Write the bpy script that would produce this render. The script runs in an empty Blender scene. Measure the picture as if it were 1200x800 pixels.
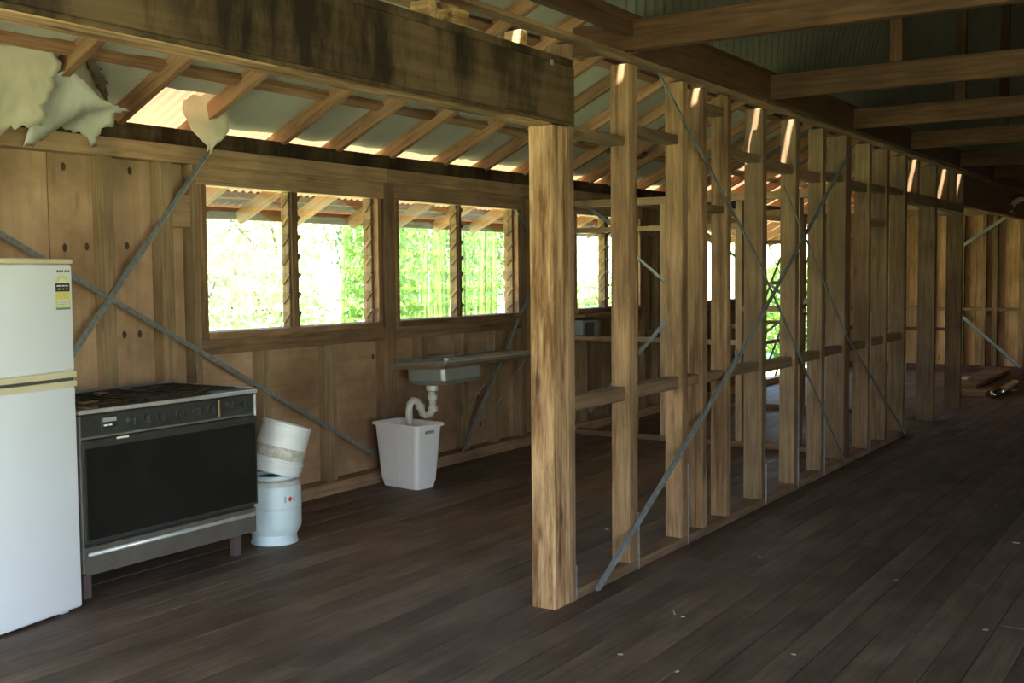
import bpy, bmesh, math, random
from mathutils import Vector, Matrix, Euler
S = bpy.context.scene
COL = S.collection
RND = random.Random(7)
PI = math.pi

# ---------------------------------------------------------------- camera
cam_d = bpy.data.cameras.new('camera')
cam = bpy.data.objects.new('camera', cam_d); COL.objects.link(cam)
CF = Vector((0.83835826, 0.54178521, -0.06020151)); CR = Vector((0.54227766, -0.8401484, -0.00925257)); CU = CR.cross(CF)
M = Matrix((CR, CU, -CF)).transposed().to_4x4(); M.translation = Vector((0, 0, 1.55))
cam.matrix_world = M
cam_d.sensor_width = 36.0; cam_d.lens = 36.0*1320.1/1200; cam_d.clip_start = 0.05; cam_d.clip_end = 400
S.camera = cam

# ---------------------------------------------------------------- sky, sun, exposure
w = bpy.data.worlds.new('sky'); S.world = w; w.use_nodes = True
nt = w.node_tree; nt.nodes.clear()
out = nt.nodes.new('ShaderNodeOutputWorld'); bg = nt.nodes.new('ShaderNodeBackground'); sky = nt.nodes.new('ShaderNodeTexSky')
sky.sky_type = 'NISHITA'; sky.sun_disc = False; sky.sun_elevation = math.radians(62); sky.sun_rotation = math.radians(200)
sky.air_density = 1.0; sky.dust_density = 1.2; sky.ozone_density = 1.0
bg.inputs['Strength'].default_value = 0.75
nt.links.new(sky.outputs[0], bg.inputs[0]); nt.links.new(bg.outputs[0], out.inputs[0])

SUN = Vector((0.5, 0.2, -1.0)).normalized()
sd = bpy.data.lights.new('sun', 'SUN'); sd.energy = 13.0; sd.angle = math.radians(0.53); sd.color = (1.0, 0.95, 0.86)
so = bpy.data.objects.new('sun', sd); COL.objects.link(so); so.location = (-5, -2, 12)
so.rotation_euler = SUN.to_track_quat('-Z', 'Y').to_euler()

S.view_settings.view_transform = 'Standard'; S.view_settings.look = 'None'
S.view_settings.gamma = 1.0; S.view_settings.use_curve_mapping = False
S.view_settings.exposure = 1.5
S.render.engine = 'CYCLES'
S.cycles.max_bounces = 10; S.cycles.diffuse_bounces = 7; S.cycles.glossy_bounces = 4
S.cycles.transparent_max_bounces = 24; S.cycles.sample_clamp_indirect = 12.0
S.cycles.use_denoising = True

# ---------------------------------------------------------------- materials
def nmat(name):
    m = bpy.data.materials.new(name); m.use_nodes = True
    t = m.node_tree; b = t.nodes['Principled BSDF']
    return m, t, b
def N(t, kind, **kw):
    n = t.nodes.new(kind)
    for k, v in kw.items(): setattr(n, k, v)
    return n
def ramp(t, fac, stops):
    r = N(t, 'ShaderNodeValToRGB'); el = r.color_ramp.elements
    while len(el) < len(stops): el.new(0.5)
    for e, (p, c) in zip(el, stops): e.position = p; e.color = (*c, 1)
    t.links.new(fac, r.inputs[0]); return r.outputs[0]
def mul(t, a, b, mode='MULTIPLY', fac=1.0):
    mx = N(t, 'ShaderNodeMix', data_type='RGBA', blend_type=mode); mx.inputs[0].default_value = fac
    if hasattr(a, 'is_linked'): t.links.new(a, mx.inputs[6])
    else: mx.inputs[6].default_value = (*a, 1)
    if hasattr(b, 'is_linked'): t.links.new(b, mx.inputs[7])
    else: mx.inputs[7].default_value = (*b, 1)
    return mx.outputs[2]
def wood(name, dark, mid, light, rough=0.75, knots=0.5, grain=1.0, stain=None, var=0.25, bump=0.35):
    """long grain runs along the local X of each piece"""
    m, t, b = nmat(name); L = t.links
    tc = N(t, 'ShaderNodeTexCoord'); oi = N(t, 'ShaderNodeObjectInfo')
    sc = N(t, 'ShaderNodeVectorMath', operation='SCALE'); sc.inputs[3].default_value = 37.0
    cmb = N(t, 'ShaderNodeCombineXYZ')
    for i in range(3): L.new(oi.outputs['Random'], cmb.inputs[i])
    L.new(cmb.outputs[0], sc.inputs[0])
    add = N(t, 'ShaderNodeVectorMath', operation='ADD'); L.new(tc.outputs['Object'], add.inputs[0]); L.new(sc.outputs[0], add.inputs[1])
    mp = N(t, 'ShaderNodeMapping'); mp.inputs['Scale'].default_value = (1.3*grain, 26*grain, 26*grain); L.new(add.outputs[0], mp.inputs[0])
    n1 = N(t, 'ShaderNodeTexNoise'); n1.inputs['Scale'].default_value = 1.6; n1.inputs['Detail'].default_value = 7; n1.inputs['Roughness'].default_value = 0.62; n1.inputs['Distortion'].default_value = 0.7
    L.new(mp.outputs[0], n1.inputs['Vector'])
    c = ramp(t, n1.outputs['Fac'], [(0.28, dark), (0.5, mid), (0.72, light)])
    n2 = N(t, 'ShaderNodeTexNoise'); n2.inputs['Scale'].default_value = 2.3; n2.inputs['Detail'].default_value = 4
    L.new(add.outputs[0], n2.inputs['Vector'])
    c = mul(t, c, ramp(t, n2.outputs['Fac'], [(0.3, (0.66, 0.64, 0.62)), (0.62, (1.06, 1.04, 1.0))]))
    if knots:
        mk = N(t, 'ShaderNodeMapping'); mk.inputs['Scale'].default_value = (2.4, 8, 8); L.new(add.outputs[0], mk.inputs[0])
        vo = N(t, 'ShaderNodeTexVoronoi'); vo.inputs['Scale'].default_value = 1.0; L.new(mk.outputs[0], vo.inputs['Vector'])
        kf = ramp(t, vo.outputs['Distance'], [(0.05, (0.25, 0.2, 0.16)), (0.17, (1, 1, 1))])
        c = mul(t, c, kf, fac=knots)
    if stain:
        n3 = N(t, 'ShaderNodeTexNoise'); n3.inputs['Scale'].default_value = stain[1]; n3.inputs['Detail'].default_value = 6; n3.inputs['Roughness'].default_value = 0.7
        ms = N(t, 'ShaderNodeMapping'); ms.inputs['Scale'].default_value = stain[2]; L.new(add.outputs[0], ms.inputs[0]); L.new(ms.outputs[0], n3.inputs['Vector'])
        c = mul(t, c, ramp(t, n3.outputs['Fac'], [(0.42, (1, 1, 1)), (0.62, stain[0])]))
    vr = N(t, 'ShaderNodeMapRange'); vr.inputs[3].default_value = 1-var; vr.inputs[4].default_value = 1+var*0.7; L.new(oi.outputs['Random'], vr.inputs[0])
    hs = N(t, 'ShaderNodeHueSaturation'); L.new(vr.outputs[0], hs.inputs['Value']); L.new(c, hs.inputs['Color'])
    L.new(hs.outputs[0], b.inputs['Base Color']); b.inputs['Roughness'].default_value = rough
    b.inputs['Specular IOR Level'].default_value = 0.3
    bp = N(t, 'ShaderNodeBump'); bp.inputs['Strength'].default_value = bump; bp.inputs['Distance'].default_value = 0.004
    L.new(n1.outputs['Fac'], bp.inputs['Height']); L.new(bp.outputs[0], b.inputs['Normal'])
    return m
def plain(name, col, rough=0.5, metal=0.0, dirt=0.0, dcol=(0.3, 0.22, 0.13), scale=6.0, bump=0.0, spec=0.5):
    m, t, b = nmat(name); L = t.links
    b.inputs['Roughness'].default_value = rough; b.inputs['Metallic'].default_value = metal; b.inputs['Specular IOR Level'].default_value = spec
    tc = N(t, 'ShaderNodeTexCoord'); n = N(t, 'ShaderNodeTexNoise'); n.inputs['Scale'].default_value = scale; n.inputs['Detail'].default_value = 6
    n.inputs['Roughness'].default_value = 0.65; L.new(tc.outputs['Object'], n.inputs['Vector'])
    f = ramp(t, n.outputs['Fac'], [(0.42, (0, 0, 0)), (0.72, (1, 1, 1))])
    mx = N(t, 'ShaderNodeMix', data_type='RGBA'); sm = N(t, 'ShaderNodeMath', operation='MULTIPLY'); sm.inputs[1].default_value = dirt
    L.new(f, sm.inputs[0]); L.new(sm.outputs[0], mx.inputs[0]); mx.inputs[6].default_value = (*col, 1); mx.inputs[7].default_value = (*dcol, 1)
    L.new(mx.outputs[2], b.inputs['Base Color'])
    if bump:
        bp = N(t, 'ShaderNodeBump'); bp.inputs['Strength'].default_value = bump; bp.inputs['Distance'].default_value = 0.01
        L.new(n.outputs['Fac'], bp.inputs['Height']); L.new(bp.outputs[0], b.inputs['Normal'])
    return m
def translucent(name, col, tcol, fac, rough=0.6):
    m, t, b = nmat(name); L = t.links
    tr = N(t, 'ShaderNodeBsdfTranslucent'); tr.inputs[0].default_value = (*tcol, 1)
    tc = N(t, 'ShaderNodeTexCoord'); n = N(t, 'ShaderNodeTexNoise'); n.inputs['Scale'].default_value = 5; n.inputs['Detail'].default_value = 5
    L.new(tc.outputs['Object'], n.inputs['Vector'])
    c = ramp(t, n.outputs['Fac'], [(0.3, tuple(x*0.75 for x in col)), (0.65, col)])
    L.new(c, b.inputs['Base Color']); b.inputs['Roughness'].default_value = rough
    mx = N(t, 'ShaderNodeMixShader'); mx.inputs[0].default_value = fac
    L.new(b.outputs[0], mx.inputs[1]); L.new(tr.outputs[0], mx.inputs[2])
    L.new(mx.outputs[0], t.nodes['Material Output'].inputs[0]); return m

W_STUD = wood('stud timber', (0.18, 0.10, 0.05), (0.33, 0.195, 0.10), (0.46, 0.285, 0.16), knots=0.6, stain=((0.55, 0.5, 0.46), 1.0, (1.2, 9, 9)))
W_POST = wood('post timber', (0.25, 0.135, 0.06), (0.53, 0.32, 0.16), (0.66, 0.435, 0.24), knots=0.8, var=0.02, stain=((0.35, 0.27, 0.2), 1.0, (1.6, 14, 14)))
W_GREY = wood('weathered and dimmed timber', (0.14, 0.083, 0.044), (0.245, 0.15, 0.083), (0.33, 0.21, 0.123), knots=0.4)
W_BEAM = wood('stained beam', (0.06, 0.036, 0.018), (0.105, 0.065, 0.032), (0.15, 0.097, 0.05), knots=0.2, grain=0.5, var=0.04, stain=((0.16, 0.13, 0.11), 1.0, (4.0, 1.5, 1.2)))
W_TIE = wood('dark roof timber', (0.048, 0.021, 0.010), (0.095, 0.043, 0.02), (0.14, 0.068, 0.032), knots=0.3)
W_RAFT = wood('red rafter timber', (0.20, 0.095, 0.048), (0.36, 0.19, 0.105), (0.47, 0.27, 0.155), knots=0.3)
W_WALL = wood('wall timber', (0.27, 0.165, 0.09), (0.43, 0.27, 0.155), (0.51, 0.335, 0.20), knots=0.4)
W_WSTUD = wood('olive wall stud', (0.18, 0.115, 0.062), (0.285, 0.19, 0.108), (0.36, 0.25, 0.15), knots=0.5)
W_PLY = wood('plywood', (0.42, 0.27, 0.16), (0.50, 0.325, 0.195), (0.56, 0.375, 0.235), knots=0.3, grain=0.3, var=0.08, bump=0.1, stain=((0.72, 0.66, 0.6), 1.0, (1.5, 1.5, 1.5)))
W_WARM = wood('orange boards', (0.30, 0.15, 0.07), (0.50, 0.275, 0.13), (0.62, 0.37, 0.19), knots=0.9)
W_FLOOR = wood('dark floor boards', (0.125, 0.082, 0.056), (0.18, 0.122, 0.087), (0.235, 0.165, 0.12), rough=0.62, knots=0.15, grain=0.7, var=0.22, bump=0.2, stain=((0.6, 0.56, 0.54), 1.0, (0.8, 2, 2)))
GALV = plain('galvanised strap', (0.27, 0.28, 0.27), 0.5, 0.35, 0.8, (0.13, 0.12, 0.10), 30)
IRON = plain('old corrugated iron', (0.155, 0.145, 0.11), 0.6, 0.1, 0.5, (0.10, 0.08, 0.055), 3)
RUST = plain('rusty iron', (0.26, 0.085, 0.055), 0.75, 0.0, 0.7, (0.2, 0.085, 0.06), 6)
SARK = plain('grey lining paper', (0.56, 0.53, 0.46), 0.7, 0.0, 0.6, (0.40, 0.37, 0.31), 3.5, 0.25)
SARK2 = translucent('torn lining paper', (0.80, 0.70, 0.52), (0.7, 0.58, 0.4), 0.25)
CLEAR = translucent('yellowed translucent sheet', (0.42, 0.26, 0.15), (0.36, 0.21, 0.10), 0.33)
WHITE = plain('fridge enamel', (0.80, 0.81, 0.82), 0.32, 0, 0.10, (0.62, 0.60, 0.55), 2.5)
CREAM = plain('yellowed plastic', (0.72, 0.62, 0.40), 0.45, 0, 0.3, (0.55, 0.45, 0.25), 8)
GASKET = plain('dark gasket', (0.08, 0.075, 0.06), 0.7)
STEEL = plain('dirty stainless', (0.24, 0.225, 0.20), 0.36, 0.35, 0.6, (0.11, 0.095, 0.08), 7)
SINKM = plain('dull sink steel', (0.36, 0.37, 0.33), 0.35, 0.4, 0.5, (0.24, 0.23, 0.19), 6)
LIP = plain('worn bright steel edge', (0.55, 0.54, 0.51), 0.35, 0.4, 0.5, (0.3, 0.28, 0.25), 14)
STEEL_D = plain('dark stove steel', (0.10, 0.10, 0.09), 0.35, 0.6, 0.6, (0.05, 0.045, 0.035), 5)
GLASS_D = plain('dark oven glass', (0.012, 0.012, 0.010), 0.13, 0, 0.3, (0.03, 0.03, 0.025), 3)
CHROME = plain('bright chrome', (0.75, 0.73, 0.70), 0.18, 1.0, 0.25, (0.4, 0.35, 0.3), 12)
BLACK = plain('cast iron', (0.03, 0.025, 0.02), 0.55, 0.3, 0.5, (0.10, 0.06, 0.035), 14)
KNOB = plain('knob plastic', (0.035, 0.035, 0.032), 0.4)
BRASS = plain('burnt brass', (0.32, 0.22, 0.12), 0.5, 0.5, 0.5, (0.1, 0.07, 0.04), 20)
BIN = plain('white bin plastic', (0.86, 0.80, 0.79), 0.45, 0, 0.15, (0.6, 0.52, 0.46), 5)
PVC = plain('white plastic pipe', (0.70, 0.66, 0.58), 0.4, 0, 0.4, (0.5, 0.42, 0.3), 14)
PAIL = plain('white bucket plastic', (0.72, 0.72, 0.70), 0.45, 0, 0.35, (0.5, 0.42, 0.32), 9)
MUCK = plain('dried mud', (0.42, 0.37, 0.28), 0.85, 0, 0.9, (0.68, 0.66, 0.6), 26)
DUST = plain('brown dust', (0.50, 0.45, 0.37), 0.85, 0, 0.9, (0.56, 0.62, 0.60), 16)
GAS = plain('pale blue enamel', (0.56, 0.66, 0.67), 0.4, 0, 0.35, (0.45, 0.42, 0.34), 5)
RED = plain('red print', (0.6, 0.03, 0.03), 0.5)
INK = plain('black print', (0.03, 0.028, 0.025), 0.6)
INK2 = plain('grey print', (0.35, 0.35, 0.33), 0.6)
YEL = plain('yellow label', (0.68, 0.62, 0.16), 0.5)
PALE = plain('pale label', (0.75, 0.72, 0.55), 0.5)
GRN = plain('green label', (0.08, 0.28, 0.2), 0.5)
PAPER = plain('dirty white paper', (0.72, 0.70, 0.62), 0.8)
CHIPM = plain('pale wood chip', (0.40, 0.33, 0.24), 0.8)
ROLLM = plain('pale plastic sheet', (0.66, 0.66, 0.62), 0.5, 0, 0.4, (0.4, 0.36, 0.26), 6)
GREYBOX = plain('meter box enamel', (0.34, 0.38, 0.36), 0.5, 0.2, 0.4, (0.2, 0.2, 0.18), 8)
LAWN = plain('sunlit grass', (0.42, 0.52, 0.20), 0.9, 0, 0.8, (0.62, 0.62, 0.38), 1.2)
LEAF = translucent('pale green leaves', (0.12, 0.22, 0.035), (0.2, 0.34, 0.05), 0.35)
LEAF_D = translucent('shade-dark leaves', (0.035, 0.075, 0.018), (0.06, 0.12, 0.02), 0.3)  # darker leaf colour stands for the shade behind the bamboo
LEAF_P = translucent('overexposed pale leaves', (0.36, 0.50, 0.22), (0.42, 0.60, 0.22), 0.4)  # pale leaf colour stands for overexposed sunlit foliage
CULM = plain('bamboo culm', (0.10, 0.17, 0.025), 0.45, 0, 0.5, (0.24, 0.30, 0.09), 4)
BARK = plain('bark', (0.16, 0.12, 0.08), 0.9)
# thin window glass: sees straight through, with its mirror reflection
GLASS = bpy.data.materials.new('window glass'); GLASS.use_nodes = True
t = GLASS.node_tree; t.nodes.clear(); o_ = N(t, 'ShaderNodeOutputMaterial'); mxs = N(t, 'ShaderNodeMixShader')
tr = N(t, 'ShaderNodeBsdfTransparent'); tr.inputs[0].default_value = (0.93, 0.96, 0.94, 1); gl = N(t, 'ShaderNodeBsdfGlossy'); gl.inputs['Roughness'].default_value = 0.03
lw = N(t, 'ShaderNodeMath', operation='MULTIPLY'); fcg = N(t, 'ShaderNodeLayerWeight'); fcg.inputs[0].default_value = 0.25; t.links.new(fcg.outputs['Facing'], lw.inputs[0]); lw.inputs[1].default_value = 0.22
t.links.new(lw.outputs[0], mxs.inputs[0]); t.links.new(tr.outputs[0], mxs.inputs[1]); t.links.new(gl.outputs[0], mxs.inputs[2]); t.links.new(mxs.outputs[0], o_.inputs[0])

# ---------------------------------------------------------------- builders
def link(name, mesh, parent=None, mw=None):
    o = bpy.data.objects.new(name, mesh); COL.objects.link(o)
    if parent is not None: o.parent = parent
    if mw is not None: o.matrix_local = mw
    return o
def empty(name, loc=(0, 0, 0), rz=0.0):
    o = bpy.data.objects.new(name, None); COL.objects.link(o); o.location = loc; o.rotation_euler = (0, 0, rz); o.empty_display_size = 0.1
    return o
def tag(o, label, cat, group=None, kind=None):
    o['label'] = label; o['category'] = cat
    if group: o['group'] = group
    if kind: o['kind'] = kind
    return o
def struct(name, label, cat='structure', loc=(0, 0, 0)):
    return tag(empty(name, loc), label, cat, kind='structure')
CACHE = {}
def cbox_mesh(lx, ly, lz, mat, c=0.003):
    """box centred on the origin with small chamfered arrises"""
    k = (round(lx, 4), round(ly, 4), round(lz, 4), mat.name, round(c, 4))
    if k in CACHE: return CACHE[k]
    c = min(c, 0.3*min(lx, ly, lz)); hx, hy, hz = lx/2, ly/2, lz/2
    V = []; F = []; idx = {}
    for sx in (-1, 1):
        for sy in (-1, 1):
            for sz in (-1, 1):
                for a in range(3):
                    d = [c, c, c]; d[a] = 0
                    idx[(sx, sy, sz, a)] = len(V); V.append((sx*(hx-d[0]), sy*(hy-d[1]), sz*(hz-d[2])))
    for a in range(3):
        b, e = (a+1) % 3, (a+2) % 3
        for s in (-1, 1):
            q = []
            for (u, v) in ((-1, -1), (1, -1), (1, 1), (-1, 1)):
                g = [0, 0, 0]; g[a] = s; g[b] = u; g[e] = v; q.append(idx[(*g, a)])
            F.append(q if s > 0 else q[::-1])
        for (u, v) in ((-1, -1), (1, -1), (1, 1), (-1, 1)):      # arris running along a, between faces b and e
            g0 = [0, 0, 0]; g0[a] = -1; g0[b] = u; g0[e] = v; g1 = list(g0); g1[a] = 1
            q = [idx[(*g0, b)], idx[(*g1, b)], idx[(*g1, e)], idx[(*g0, e)]]
            F.append(q if u*v < 0 else q[::-1])
    for sx in (-1, 1):
        for sy in (-1, 1):
            for sz in (-1, 1):
                q = [idx[(sx, sy, sz, a)] for a in range(3)]
                F.append(q if sx*sy*sz > 0 else q[::-1])
    me = bpy.data.meshes.new('board'); me.from_pydata(V, [], F); me.materials.append(mat); me.update()
    CACHE[k] = me; return me
AX = {0: Matrix.Identity(3), 1: Matrix(((0, -1, 0), (1, 0, 0), (0, 0, 1))), 2: Matrix(((0, 0, -1), (0, 1, 0), (1, 0, 0)))}
def bx(name, par, x0, x1, y0, y1, z0, z1, mat, c=0.003, grain=None):
    """axis aligned board; the grain axis defaults to the longest one"""
    d = (x1-x0, y1-y0, z1-z0); a = grain if grain is not None else max(range(3), key=lambda i: d[i])
    l = d if a == 0 else (d[1], d[0], d[2]) if a == 1 else (d[2], d[1], d[0])
    me = cbox_mesh(*l, mat, c)
    mw = AX[a].to_4x4(); mw.translation = Vector(((x0+x1)/2, (y0+y1)/2, (z0+z1)/2))
    return link(name, me, par, mw)
def bar(name, par, a, b, wid, dep, mat, side=(1, 0, 0), c=0.003, ext=0.0):
    """sloping board from a to b; wid is measured along side, dep across both"""
    a, b = Vector(a), Vector(b); x = (b-a).normalized(); s = Vector(side); z = x.cross(s).normalized(); y = z.cross(x).normalized()
    me = cbox_mesh((b-a).length+2*ext, wid, dep, mat, c)
    mw = Matrix((x, y, z)).transposed().to_4x4(); mw.translation = (a+b)/2
    return link(name, me, par, mw)
def mesh_obj(name, V, F, mat, par=None, smooth=False, loc=None):
    me = bpy.data.meshes.new(name); me.from_pydata([tuple(v) for v in V], [], F); me.materials.append(mat); me.update()
    if smooth:
        for p in me.polygons: p.use_smooth = True
    return link(name, me, par, Matrix.Translation(loc) if loc is not None else None)
def lathe(name, par, prof, mat, seg=40, mw=None, smooth=True):
    V, F = [], []
    for (r, z) in prof:
        for i in range(seg):
            a = 2*PI*i/seg; V.append((r*math.cos(a), r*math.sin(a), z))
    for j in range(len(prof)-1):
        for i in range(seg):
            k = (i+1) % seg; F.append((j*seg+i, j*seg+k, (j+1)*seg+k, (j+1)*seg+i))
    me = bpy.data.meshes.new(name); me.from_pydata(V, [], F); me.materials.append(mat)
    bm = bmesh.new(); bm.from_mesh(me); bmesh.ops.remove_doubles(bm, verts=bm.verts, dist=1e-5); bmesh.ops.recalc_face_normals(bm, faces=bm.faces)
    for f in bm.faces: f.smooth = smooth
    for e in bm.edges:
        if len(e.link_faces) == 2 and e.calc_face_angle(0) > 0.6: e.smooth = False
    bm.to_mesh(me); bm.free()
    return link(name, me, par, mw)
def tube_data(pts, r, seg=8, V=None, F=None):
    V = [] if V is None else V; F = [] if F is None else F
    pts = [Vector(p) for p in pts]; base = len(V); up = Vector((0.13, 0.31, 0.94))
    rs = r if isinstance(r, (list, tuple)) else [r]*len(pts)
    for i, p in enumerate(pts):
        d = (pts[min(i+1, len(pts)-1)]-pts[max(i-1, 0)]).normalized()
        s = d.cross(up)
        if s.length < 0.05: s = d.cross(Vector((1, 0, 0)))
        s.normalize(); n = s.cross(d)
        for k in range(seg):
            a = 2*PI*k/seg; V.append(p+(s*math.cos(a)+n*math.sin(a))*rs[i])
    for i in range(len(pts)-1):
        for k in range(seg):
            q = (k+1) % seg; F.append((base+i*seg+k, base+i*seg+q, base+(i+1)*seg+q, base+(i+1)*seg+k))
    F.append(tuple(base+k for k in range(seg))[::-1]); F.append(tuple(base+(len(pts)-1)*seg+k for k in range(seg)))
    return V, F
def tube(name, par, pts, r, mat, seg=10, smooth=True):
    V, F = tube_data(pts, r, seg); return mesh_obj(name, V, F, mat, par, smooth)
def strap(name, par, a, b, nrm, mat=None, wid=0.028):
    """folded galvanised angle strap: a flat with a rolled lip"""
    a, b = Vector(a), Vector(b); x = (b-a).normalized(); z = Vector(nrm).normalized(); y = z.cross(x).normalized(); L = (b-a).length
    P = [(-wid/2, 0.012), (-wid/2+0.004, 0.0), (wid/2, 0.0), (wid/2, 0.0025), (-wid/2+0.006, 0.0025), (-wid/2+0.0025, 0.012)]
    V = [(s, p[0], p[1]) for s in (-L/2, L/2) for p in P]; n = len(P)
    F = [(k, (k+1) % n, n+(k+1) % n, n+k) for k in range(n)]+[tuple(range(n))[::-1], tuple(range(n, 2*n))]
    me = bpy.data.meshes.new('strap'); me.from_pydata(V, [], F); me.materials.append(mat or GALV); me.update()
    mw = Matrix((x, y, z)).transposed().to_4x4(); mw.translation = (a+b)/2
    return link(name, me, par, mw)

# ---------------------------------------------------------------- ground and floor
gv, gf = [], []
ys = [-60, -6, -3, 5.6, 8, 12, 18, 26, 40, 70, 120]
xs = [-80, -30, -10, 0, 10, 20, 40, 80, 140]
for y in ys:
    for x in xs:
        gv.append((x, y, -0.75+(max(0, y-9)*0.16 if y < 50 else 41*0.16+(y-50)*0.05)))
for j in range(len(ys)-1):
    for i in range(len(xs)-1):
        a = j*len(xs)+i; gf.append((a, a+1, a+1+len(xs), a+len(xs)))
tag(mesh_obj('ground', gv, gf, LAWN), 'sunlit grassy ground sloping up outside the window openings', 'ground', kind='structure')

XA, XB, YR, YW, YS = -2.3, 18.0, -2.45, 5.4, 2.61
floor = struct('floor', 'dark dirty timber board floor running the length of the house', 'floor')
bx('subfloor', floor, XA, XB+0.1, YR-0.1, 5.5, -0.20, -0.026, BARK)
BW = 0.1375; y = YR; r1 = random.Random(3)
while y < 5.36:
    x = XA; first = True
    while x < XB+0.1:
        L = r1.uniform(4.2, 6.2)
        if first: L *= r1.uniform(0.35, 1.0); first = False
        L = round(L, 1)
        x1 = min(x+L, XB+0.1)
        if XB+0.1-x1 < 1.2: x1 = XB+0.1
        bx('floor_board', floor, x+0.001, x1-0.001, y+0.0012, y+BW-0.0012, -0.026, r1.uniform(-0.0025, 0.0), W_FLOOR, c=0.0025)
        x = x1
    y += BW

# ---------------------------------------------------------------- left wall (window wall)
wl = struct('wall_left', 'tan plywood and stud wall with louvre windows, behind stove and sink', 'wall')
Z2, Z1 = 2.34, 2.235
bx('bottom_plate', wl, XA, 9.4, 5.36, 5.5, 0.0, 0.085, W_WALL); bx('bottom_plate', wl, 9.4, XB, 5.36, 5.5, 0.0, 0.085, W_WALL)
for x0, x1 in ((XA, 1.6), (1.6, 6.64), (6.64, 11.6), (11.6, XB)):
    bx('top_plate', wl, x0, x1, 5.385, 5.5, Z1, Z2, W_WALL); bx('rafter_plate', wl, x0, x1, 5.40, 5.5, Z2+0.001, 2.44, W_BEAM)
# plywood sheets
seams = [XA, -0.96, 0.24, 1.44, 2.64, 3.84, 4.86]
for a, b in zip(seams, seams[1:]): bx('plywood_sheet', wl, a+0.003, b-0.003, 5.5, 5.514, 0.0, 2.42, W_PLY, c=0.002, grain=2)
low = [4.86, 6.04, 7.24, 8.45]
for a, b in zip(low, low[1:]): bx('plywood_sheet', wl, a+0.003, b-0.003, 5.5, 5.514, 0.0, 1.16, W_PLY, c=0.002, grain=0)
bx('plywood_sheet', wl, 8.453, 9.45, 5.5, 5.514, 0.0, 2.3, W_PLY, grain=2)
bx('plywood_sheet', wl, 9.453, 10.87, 5.5, 5.514, 0.0, 1.16, W_WALL, grain=2); bx('plywood_sheet', wl, 10.873, 12.5, 5.5, 5.514, 0.0, 2.3, W_WALL, grain=2)
bx('plywood_sheet', wl, 12.503, 13.9, 5.5, 5.514, 0.0, 1.16, W_WALL, grain=2); bx('plywood_sheet', wl, 13.903, 14.6, 5.5, 5.514, 0.0, 2.3, W_WALL, grain=2); bx('plywood_sheet', wl, 17.0, XB, 5.5, 5.514, 0.0, 2.3, W_WALL, grain=2)
for a, b, z0, z1 in ((XA, 4.84, 0, 2.3), (4.84, 9.46, 0, 1.13), (8.47, 9.46, 1.13, 2.3), (9.46, 10.9, 0, 1.13), (10.9, 12.5, 0, 2.3), (12.5, 13.95, 0, 1.13), (13.95, 14.6, 0, 2.3), (17, XB, 0, 2.3), (6.53, 6.75, 1.13, 2.3)):
    bx('outer_cladding', wl, a, b, 5.516, 5.535, z0-0.1 if z0 == 0 else z0, z1, W_GREY, grain=0)
bx('header', wl, 4.80, 6.66, 5.395, 5.52, 2.115, Z1, W_WALL); bx('header', wl, 6.66, 8.52, 5.397, 5.52, 2.115, Z1, W_WALL)
bx('header', wl, 9.43, 10.95, 5.39, 5.52, 2.115, Z1, W_WALL); bx('header', wl, 12.45, 14.0, 5.39, 5.52, 2.115, Z1, W_WALL)
def wstud(x0, x1, z0=0.085, z1=Z1, d=0.0, mat=None): bx('stud', wl, x0, x1, 5.4-d, 5.5, z0, z1, mat or W_WSTUD)
for x0, x1 in ((-1.9, -1.84), (-0.6, -0.53), (0.6, 0.67), (1.8, 1.87), (2.6, 2.67), (3.39, 3.46), (4.12, 4.19), (4.53, 4.615), (4.77, 4.82), (8.52, 8.6), (9.0, 9.07), (11.0, 11.07), (11.33, 11.4), (11.66, 11.72), (12.42, 12.48), (14.0, 14.07), (14.5, 14.58), (15.7, 15.77), (17.0, 17.08), (17.5, 17.57)): wstud(x0, x1)
bx('nogging', wl, 4.617, 4.768, 5.42, 5.5, 1.85, 2.05, W_WALL, grain=0)
wstud(6.60, 6.72, 0.085, Z1, 0.008, W_GREY)
for x0, x1 in ((5.33, 5.395), (5.965, 6.045), (7.05, 7.12), (7.62, 7.69), (8.08, 8.15)): wstud(x0, x1, 0.085, 1.06)
for x0, x1 in ((9.72, 9.78), (10.2, 10.27), (10.6, 10.67), (12.8, 12.86), (13.4, 13.46)): wstud(x0, x1, 0.085, 1.06)
for a, b in ((4.82, 6.60), (6.72, 8.52), (9.43, 10.9), (12.5, 13.95)): bx('sill_rail', wl, a, b, 5.40, 5.5, 1.06, 1.155, W_GREY)
for z in (0.85, 1.95): bx('nogging', wl, 10.95, 12.42, 5.42, 5.5, z, z+0.07, W_WALL)
for z in (0.55, 1.02, 1.36): bx('nogging', wl, 14.58, 17.0, 5.42, 5.49, z, z+0.05, W_WALL)
yf = 5.385
strap('strap_brace', wl, (1.55, yf, 2.22*1.02+0.53), (6.46, yf, 0.2), (0, -1, 0)) if False else None
strap('strap_brace', wl, (2.6, yf, 2.24), (6.46, yf, 0.2), (0, -1, 0), wid=0.034)
strap('strap_brace', wl, (2.95, yf-0.004, 0.05), (4.88, yf-0.004, 2.31), (0, -1, 0), wid=0.034)
strap('strap_brace', wl, (7.505, yf-0.01, 0.03), (9.2, yf-0.01, 2.1), (0, -1, 0), wid=0.034)
strap('strap_brace', wl, (8.42, yf-0.004, 2.11), (9.38, yf-0.004, 1.28), (0, -1, 0), wid=0.03)
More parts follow.
